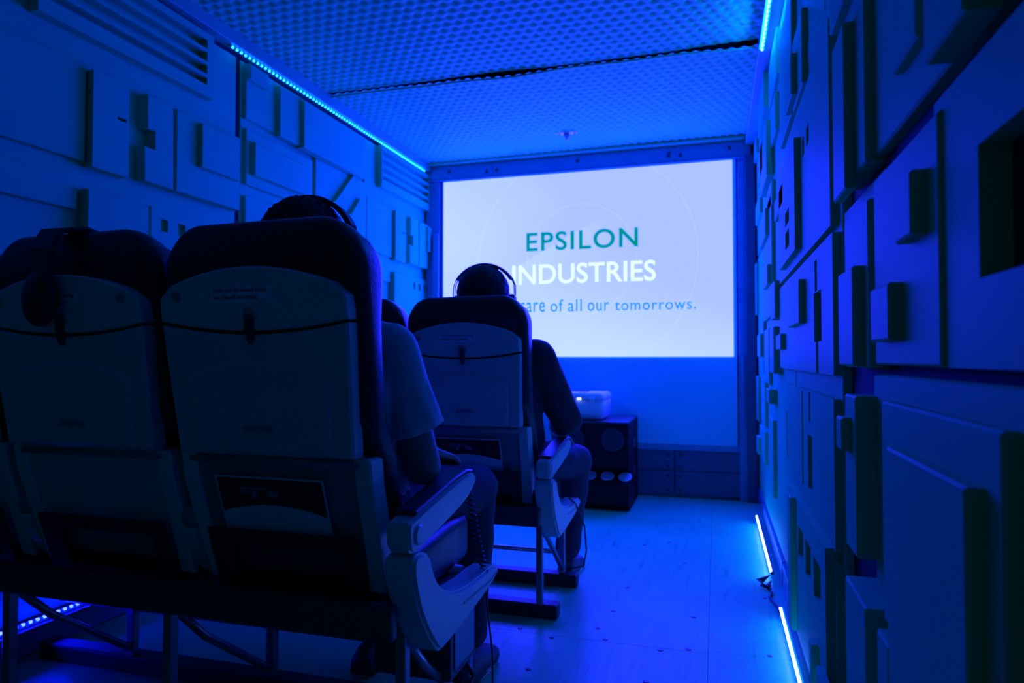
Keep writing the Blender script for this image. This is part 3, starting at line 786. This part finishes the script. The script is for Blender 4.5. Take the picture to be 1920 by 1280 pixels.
def make_row(y, z0, cx, label, rails, group=None):
    row = thing('airline_seat_row', label, 'seat row', (cx, y, z0), group)
    P = lambda name, fn, mt, par, loc=(0, 0, 0): obj(name, cached(name, fn) , mt, par, loc)
    pitch = .476
    for k in range(3):
        x = -pitch * k
        bk = P('backrest', m_backrest, 'black_leather', row, (x, 0, 0))
        P('back_shell', m_shell, 'grey_plastic', bk)
        P('tray_table', m_tray, 'tray_plastic', bk)
        P('tray_inset', m_tray_inset, 'tray_plastic', bk)
        P('latch_dish', m_latch_dish, 'grey_plastic', bk); P('latch', m_latch, 'dark_plastic', bk)
        P('screw_cap', m_cap, 'housing_plastic', bk)
        if k == 1:
            o = P('screw_cap', m_cap, 'housing_plastic', bk, (.336, 0, 0))
        P('placard', m_placard, 'placard_white', bk)
        P('placard_text', m_placard_text, 'ink', bk, (0, -.0003, 0))
        P('grip', m_grip, 'housing_plastic', bk)
        P('lower_housing', m_housing, 'tray_plastic' if k else 'housing_plastic', bk) if False else obj('lower_housing', cached('lower_housing%d' % (k > 0), m_housing), 'tray_plastic' if k else 'housing_plastic', bk)  # lighter plastic away from the aisle stands in for light from the left
        P('hinge_rod', m_hinge, 'housing_plastic', bk)
        for s in (-1, 1): obj('side_frame', cached('side_frame%d' % s, lambda: m_side(s)), 'grey_plastic', bk)
        pk = P('pocket_border', m_pocket, 'black_net', bk)
        P('pocket_net', m_net, 'black_net', bk)
        P('seat_cushion', m_cushion, 'black_leather', row, (x, 0, 0))
    for k in (0, 1):                                  # hinged armrests between the seats
        x = -pitch * (k + .5)
        P('middle_armrest_bracket', m_midarm, 'tray_plastic', row, (x, 0, 0)); P('armrest_hinge', m_midhinge, 'housing_plastic', row, (x, 0, 0))
        P('raised_armrest', m_stub_arm, 'dark_plastic', row, (x, 0, .0))
    for x, mir in ((.272, 1), (-pitch * 2 - .272, -1)):
        e = P('end_bay', m_endcap, 'grey_plastic', row, (x, 0, 0)); e.scale.x = mir
        P('end_bay_groove', m_endcap_groove, 'housing_plastic', e)
        a = P('armrest', m_arm, 'grey_plastic', row, (x, 0, 0)); a.scale.x = mir
        P('armrest_pad', m_arm_pad, 'dark_plastic', a); P('pivot_cap', m_pivot, 'grey_plastic', a)
    o = P('seat_beam', m_beam, 'beam_metal', row, (0, 0, 0)); o.rotation_euler = (0, 0, 0); o.scale.x = -1
    P('front_tube', m_beam2, 'metal', row); P('luggage_bar', m_footbar, 'metal', row)
    for x in (.235, -.36, -.86, -1.16)[:4]:
        if x in (.235, -.36, -.86): obj('leg', cached('leg%.2f' % z0, lambda: m_leg(0.05 - z0)), 'metal', row, (x, 0, 0))
    for yy, xe in rails:
        q = MB(); q.box(-1.22, xe - cx, yy - y - .03, yy - y + .03, -z0, .052 - z0, .006); obj('base_rail', q, 'rail_black', row)
    return row
CX = -0.866
row1 = make_row(1.13, .05, CX, 'three-seat airline bench carrying the person in the pale t-shirt in its aisle seat', [(1.33, -.58), (1.715, -.58)])
row2 = make_row(2.29, 0.0, CX, 'three-seat airline bench carrying the person in the dark jacket, next to the loudspeaker', [(2.50, -.565), (2.865, -.565)])

# printed cards in the seat pockets
def card(y, z0, label):
    t = thing('safety_card', label, 'card', (CX, y, z0))
    fn = lambda a, b, d: (a, ysh(b) + d, b)
    base = [(-.138, .520), (.118, .520), (.118, .668), (-.138, .668)]
    q = MB(); q.prism(base, fn, -.0075, -.005); obj('card_sheet', q, 'card_white', t)
    top = [(-.134 + .248 * i / 16, .588 + .020 * (1 - (i / 8 - 1) ** 2)) for i in range(17)]
    q = MB(); q.prism([(.114, .664), (-.134, .664)] + top, fn, -.0085, -.0072); obj('dark_field', q, 'card_dark', t)
    q = MB()
    for a0, b0, w, h in ((-.08, .640, .05, .005), (-.08, .632, .045, .005), (-.055, .622, .012, .008), (-.02, .626, .03, .012), (-.03, .640, .015, .005)):
        q.prism([(a0, b0), (a0 + w, b0), (a0 + w * .9, b0 + h), (a0, b0 + h)], fn, -.0092, -.0084)
    obj('printed_art', q, 'card_art', t)
    q = MB()
    for i in range(5): q.prism([(-.10, .604 - .0065 * i - .004), (.08 - .03 * (i % 3), .604 - .0065 * i - .004), (.08 - .03 * (i % 3), .604 - .0065 * i - .0018), (-.10, .604 - .0065 * i - .0018)], fn, -.0082, -.0074)
    obj('printed_lines', q, 'tray_plastic', t)
    return t
card(1.13, .05, 'printed card in the pocket behind the t-shirted person')
card(2.29, 0, 'printed card in the pocket behind the dark-jacketed person')

# ------------------------------------------------------------------ people
def person(y, z0, cx, label, top_mt, long_sleeve, hs, sh_w, elb, wri, kn, ank, hd, hair_big):
    t = thing('person', label, 'person', (cx, y, z0))
    q = MB()
    zs = 1.005 + hs; zh = 1.205 + hs + hd[2]; yh = .255 + hd[1]; xh = hd[0]
    chest = (0, .235, .90 + hs * .7)
    # torso, neck, head
    for s in (-1, 1):
        q.limb((s * .085, .30, .55), (s * .075, .24, .70), .105, .10)
        q.limb((s * .075, .24, .70), (s * .095, .225, .90 + hs), .10, .105)
        q.limb((s * .03, .225, zs + .005), (s * (sh_w - .03), .235, zs - .015), .06, .055)
        q.limb((s * sh_w, .235, zs - .02), (s * elb[0], elb[1], elb[2]), .052, .042)
        q.limb((s * elb[0], elb[1], elb[2]), (s * wri[0], wri[1], wri[2]), .042, .028)
        q.limb((s * .10, .31, .555), (s * kn[0], kn[1], kn[2]), .085, .062)
        q.limb((s * kn[0], kn[1], kn[2]), (s * ank[0], ank[1], ank[2]), .056, .036)
        # hand: palm, four fingers and a thumb, laid on the thigh
        w = Vector((s * wri[0], wri[1], wri[2])); d = (Vector((s * (kn[0] - .02), kn[1] - .03, kn[2] + .075)) - w).normalized()
        side = Vector((0, 0, 1)).cross(d).normalized(); up = d.cross(side)
        for o_ in (-.024, -.008, .008, .024): q.limb(w + d * .02 + side * o_ * .8, w + d * .085 + side * o_, .013, .011, 10)
        for o_, ln in ((-.030, .055), (-.010, .072), (.010, .068), (.029, .052)):
            b0 = w + d * .09 + side * o_; b1 = b0 + d * ln * .5 - up * .008 + side * o_ * .12; b2 = b1 + d * ln * .4 - up * .022
            q.limb(b0, b1, .0095, .0088, 10); q.limb(b1, b2, .0088, .0075, 10)
        th = w + d * .03 - side * s * -.026
        q.limb(th, th + d * .035 + side * s * .026, .0115, .0105, 10); q.limb(th + d * .035 + side * s * .026, th + d * .062 + side * s * .030 - up * .01, .0105, .0085, 10)
    q.limb((0, .225, zs - .02), (xh, yh - .01, zh - .06), .062, .056)
    hc = Vector((xh, yh, zh))
    q.ball(hc + Vector((0, -.005, .025)), (.077, .096, .10), 24, 16)                     # cranium
    q.limb(hc + Vector((0, .04, -.03)), hc + Vector((0, .055, -.075)), .058, .038)          # face and jaw
    q.limb(hc + Vector((0, .085, .02)), hc + Vector((0, .105, -.022)), .012, .015, 10)      # nose
    q.limb(hc + Vector((-.03, .075, .036)), hc + Vector((.03, .075, .036)), .016, .016, 10) # brow
    q.limb(hc + Vector((-.018, .084, -.054)), hc + Vector((.018, .084, -.054)), .0095, .0095, 10)  # lips
    for s in (-1, 1):
        q.ball(hc + Vector((s * .080, 0.0, -.005)), (.010, .020, .032), 10, 8)              # ears
    body = obj('body', remeshed(q, 'body', .0062, 5), 'skin', t)
    for s in (-1, 1):
        e = MB(); e.ball(hc + Vector((s * .031, .083, .014)), .011, 12, 8); obj('eye', e, 'eye_white', t)
    # hair
    q = MB(); q.ball(hc + Vector((0, -.014, .034)), (.094 + .009 * (1 - hair_big), .106, .103), 28, 20)
    me = remeshed(q, 'hair', .006, 1)
    bm = bmesh.new(); bm.from_mesh(me)
    for v in bm.verts:
        n = noise.noise(v.co * 110) * .0035 * (1 + hair_big) + noise.noise(v.co * 22) * .003; v.co += v.normal * n
    bmesh.ops.delete(bm, geom=[v for v in bm.verts if (v.co.y - hc.y > .045 and v.co.z - hc.z < .055) or v.co.z - hc.z < -.05], context='VERTS')
    bm.to_mesh(me); bm.free(); obj('hair', me, 'hair_dark', t)
    # top
    q = MB()
    for s in (-1, 1):
        q.limb((s * .085, .30, .56), (s * .078, .245, .70), .113, .115)
        q.limb((s * .078, .245, .70), (s * .098, .225, .90 + hs), .115, .118)
        q.limb((s * .035, .225, zs), (s * (sh_w - .03), .235, zs - .015), .070, .064)
        E = Vector((s * elb[0], elb[1], elb[2])); A = Vector((s * sh_w, .235, zs - .02))
        if long_sleeve:
            q.limb(A, E, .078, .062); q.limb((s * .10, .235, .90 + hs), (s * .13, .27, .66), .12, .11); Wv = Vector((s * wri[0], wri[1], wri[2])); q.limb(E, E.lerp(Wv, .42), .062, .050)
            q.limb(E.lerp(Wv, .34), E.lerp(Wv, .46), .052, .052)
        else:
            q.limb(A, A.lerp(E, .30), .064, .066)
    tm = remeshed(q, 'top', .0075, 4)
    bm = bmesh.new(); bm.from_mesh(tm)
    for v in bm.verts: v.co += v.normal * (noise.noise(Vector((v.co.x * 14, v.co.y * 14, v.co.z * 9))) * .006)
    bm.to_mesh(tm); bm.free()
    sh = obj('jacket' if long_sleeve else 't_shirt', tm, top_mt, t)
    if not long_sleeve:                               # flared short sleeves with an open hem
        for s in (-1, 1):
            A = Vector((s * sh_w, .235, zs - .02)); E = Vector((s * elb[0], elb[1], elb[2])); d = (E - A).normalized()
            a = Vector((0, 1, 0)); a = (a - d * a.dot(d)).normalized(); c = d.cross(a); rings = []
            for L_, r_ in ((.0, .058), (.05, .062), (.10, .065), (.145, .069), (.180, .072), (.182, .069), (.14, .065)):
                rings.append([A + d * L_ + (a * math.cos(2 * math.pi * k / 28) + c * math.sin(2 * math.pi * k / 28)) * r_ * (1 + .05 * math.sin(k * 1.9 + L_ * 20) * (L_ > .05)) for k in range(28)])
            q = MB(); q.loft(rings, False); obj('sleeve', q, top_mt, sh)
    q = MB(); q.tube([(.062 * math.cos(a), .235 + .058 * math.sin(a), zs + .055 + .012 * math.sin(a + 3.14)) for a in [2 * math.pi * k / 24 for k in range(25)]], .010, 8); obj('collar', q, top_mt, sh)
    # trousers and shoes
    q = MB()
    for s in (-1, 1):
        q.limb((s * .088, .30, .55), (s * .085, .28, .585), .122, .118)
        q.limb((s * .10, .31, .558), (s * kn[0], kn[1], kn[2]), .097, .074)
        q.limb((s * kn[0], kn[1], kn[2]), (s * ank[0], ank[1], ank[2] + .03), .070, .056)
    me = remeshed(q, 'trousers', .0078, 4)
    bm = bmesh.new(); bm.from_mesh(me)
    for v in bm.verts: v.co += v.normal * (noise.noise(Vector((v.co.x * 15, v.co.y * 11, v.co.z * 15))) * .006)
    bm.to_mesh(me); bm.free(); obj('trousers', me, 'denim', t)
    for s in (-1, 1):
        a = Vector((s * ank[0], ank[1], 0)); q = MB(); rings = []
        fz = -z0
        for yy, w, h, zb in ((-.075, .028, .055, .012), (-.06, .038, .075, .012), (-.02, .042, .092, .012), (.03, .042, .085, .012), (.08, .046, .062, .012), (.13, .050, .052, .012), (.175, .044, .045, .014), (.20, .028, .034, .018)):
            rings.append([(a.x + w * math.cos(g), a.y + yy, fz + (zb + (h - zb) * max(0, math.sin(g)) ** .7) if math.sin(g) > 0 else fz + zb) for g in [2 * math.pi * k / 16 for k in range(16)]])
        q.loft(rings); sho = obj('shoe', q, 'shoe_dark', t)
        q = MB(); out = [(a.x + (.045 + .006 * math.sin(k / 24 * 6.28 * 2)) * math.cos(2 * math.pi * k / 24), a.y + .065 + .14 * math.sin(2 * math.pi * k / 24)) for k in range(24)]
        q.prism(out, lambda p, r_, d: (p, r_, d), fz + .0005, fz + .018, .003); obj('sole', q, 'shoe_sole', sho)
    return t, hc
p1, h1 = person(1.13, .05, -.872, 'person in a pale short-sleeved t-shirt and jeans, seated with headphones on', 'tshirt', False, -0.06, .185, (.235, .30, .665), (.13, .56, .665), (.185, .78, .53), (.16, .80, .065), (-.035, -.01, -.002), 1)
p2, h2 = person(2.29, 0.0, -.872, 'person in a dark long-sleeved jacket, seated with headphones on, elbow by the loudspeaker', 'jacket', True, -0.025, .215, (.30, .40, .715), (.20, .62, .66), (.265, .75, .50), (.24, .70, .09), (0, 0, .010), 0)

# ------------------------------------------------------------------ headphones
def headphones(loc, rot, label, lift=.0, wide=.115):
    t = thing('headphones', label, 'headphones', loc); t.rotation_euler = rot
    n = 24; q = MB(); rings = []
    for k in range(n + 1):
        a = math.pi * (.18 + .64 * k / n); r = wide * 1.08; x, z = r * math.cos(a) * 1.02, 0.124 * math.sin(a) + lift - .012
        d = Vector((math.cos(a), 0, math.sin(a)))
        rings.append([Vector((x, yy, z)) + d * dd for yy, dd in ((-.016, 0), (.016, 0), (.017, .005), (.013, .011), (-.013, .011), (-.017, .005))])
    q.loft(rings, True, False); obj('headband', q, 'headset_black', t)
    for s in (-1, 1):
        q = MB(); zb = .124 * math.sin(math.pi * .18) + lift - .012
        for yy in (-.009, .009):
            q.tube([(s * wide * .98, yy, zb + .01), (s * (wide + .010), yy, zb - .02), (s * (wide + .012), yy, zb - .055), (s * (wide + .004), yy * 1.5, zb - .085)], .0022, 6)
        obj('wire_yoke', q, 'wire_steel', t)
        q = MB(); q.lathe([(.010, .020), (.030, .018), (.038, .008), (.038, -.004), (.034, -.010)], lambda a, b, d: (s * (wide - .004 + d), a * .9, b * 1.15 + lift - .045), 20); obj('ear_cup', q, 'headset_black', t)
        q = MB(); q.lathe([(.036, -.010), (.039, -.016), (.036, -.022), (.024, -.024)], lambda a, b, d: (s * (wide - .004 + d), a * .9, b * 1.15 + lift - .045), 20); obj('ear_pad', q, 'black_leather', t)
    return t
def hp_at(person_o, hc, rot, label):
    headphones(tuple(person_o.location + hc + Vector((0, -.005, .022))), rot, label)
hp_at(p1, h1, (R(-6), R(7), 0), 'black headphones with wire yokes worn by the t-shirted person')
hp_at(p2, h2, (R(-2), 0, 0), 'black headphones with wire yokes worn by the dark-jacketed person')
# a headset slung over the empty middle seat: band across the top, one cup hanging behind the back shell
t = thing('hanging_headphones', 'black headphones slung over the empty middle seat, one cup hanging down behind', 'headphones', (CX - .476, 1.13, .05))
q = MB(); cx0 = -.012
path = [(cx0, -.045, 1.03), (cx0, -.047, 1.08), (cx0, -.045, 1.14), (cx0, -.020, 1.182), (cx0 + .01, .03, 1.193), (cx0 + .02, .08, 1.180), (cx0 + .03, .112, 1.15), (cx0 + .035, .118, 1.12)]
rings = []
for i, p in enumerate(path):
    a = Vector(path[min(i + 1, len(path) - 1)]) - Vector(path[max(i - 1, 0)]); a.normalize(); n = Vector((1, 0, 0)).cross(a)
    rings.append([Vector(p) + Vector((sx * .028, 0, 0)) + n * sn for sx, sn in ((-1, -.006), (1, -.006), (1.1, 0), (1, .006), (-1, .006), (-1.1, 0))])
q.loft(rings, True, False); obj('headband', q, 'headset_black', t)
q = MB(); q.ball((cx0, -.045, 1.035), (.043, .026, .060), 24, 14); obj('ear_cup', q, 'headset_black', t)
q = MB(); q.ball((cx0 + .035, .132, 1.085), (.043, .024, .055), 20, 12); obj('ear_cup', q, 'headset_black', t)

# ------------------------------------------------------------------ cords, boxes under the seats
def coil_cord(label, pts, r, turns, cable_r, tail=None):
    P_ = [Vector(p) for p in pts]; n = turns * 10; out = []
    seg = [0]
    for a, b in zip(P_[:-1], P_[1:]): seg.append(seg[-1] + (b - a).length)
    def at(s):
        for i in range(len(P_) - 1):
            if s <= seg[i + 1]: return P_[i].lerp(P_[i + 1], (s - seg[i]) / (seg[i + 1] - seg[i]))
        return P_[-1]
    for k in range(n + 1):
        c = at(seg[-1] * k / n); a = 2 * math.pi * k / 10; out.append(c + Vector((math.cos(a) * r, math.sin(a) * r, 0)))
    if tail: out += [Vector(p) for p in tail]
    q = MB(); q.tube(out, cable_r, 6)
    o = obj('coiled_cord', q, 'cable_black'); tag(o, label, 'cord'); return o
coil_cord('black coiled cord hanging from the armrest beside the t-shirted person', [(-.585, 1.575, .655), (-.583, 1.60, .60), (-.58, 1.64, .50), (-.575, 1.68, .415)], .0085, 17, .0024,
          [(-.58, 1.70, .37), (-.56, 1.70, .20), (-.555, 1.69, .05), (-.56, 1.62, .006), (-.60, 1.5, .006)])
bxo = thing('junction_box', 'dark metal box fixed under the seat of the t-shirted person', 'box', (-.70, 1.58, .22))
q = MB(); q.box(-.10, .10, -.07, .10, -.02, .195, .004); obj('case', q, 'beam_metal', bxo)
q = MB(); q.box(.1, .104, -.05, .08, .0, .11, .002); obj('cover_plate', q, 'metal', bxo)
q = MB(); q.tube([(.09, .05, -.02), (.11, .06, -.06), (.10, .0, -.085), (.06, -.05, -.08)], .006, 8); obj('cable_loop', q, 'cable_black', bxo)
q = MB(); q.tube([(.218, 3.12, .012), (.20, 3.08, .008), (.215, 3.0, .006), (.20, 2.93, .006), (.222, 2.82, .008), (.222, 2.74, .02), (.222, 2.71, .04)], .0045, 6)
tag(obj('led_cable', q, 'cable_black'), 'black cable joining the two floor light strips by the skirting', 'cable')
q = MB()
for k in range(6):
    a = k * .5; q.tube([(.215, 3.15, .03), (.19 - .006 * k, 3.12 - .01 * k, .012 + .004 * k), (.175 + .008 * k, 3.07 - .01 * k, .008), (.21, 3.05, .01 + .004 * k)], .003, 6)
tag(obj('cable_bundle', q, 'cable_black'), 'tangled bundle of black cable at the end of the solid floor tube', 'cable')
q = MB(); q.tube([(-.565, 2.70, .40), (-.56, 2.80, .36), (-.545, 2.92, .24), (-.548, 2.98, .12), (-.555, 2.95, .06), (-.62, 2.90, .056)], .0035, 6)
tag(obj('seat_cable', q, 'cable_black'), 'thin black cable dropping from the seat of the dark-jacketed person to the base rail', 'cable')
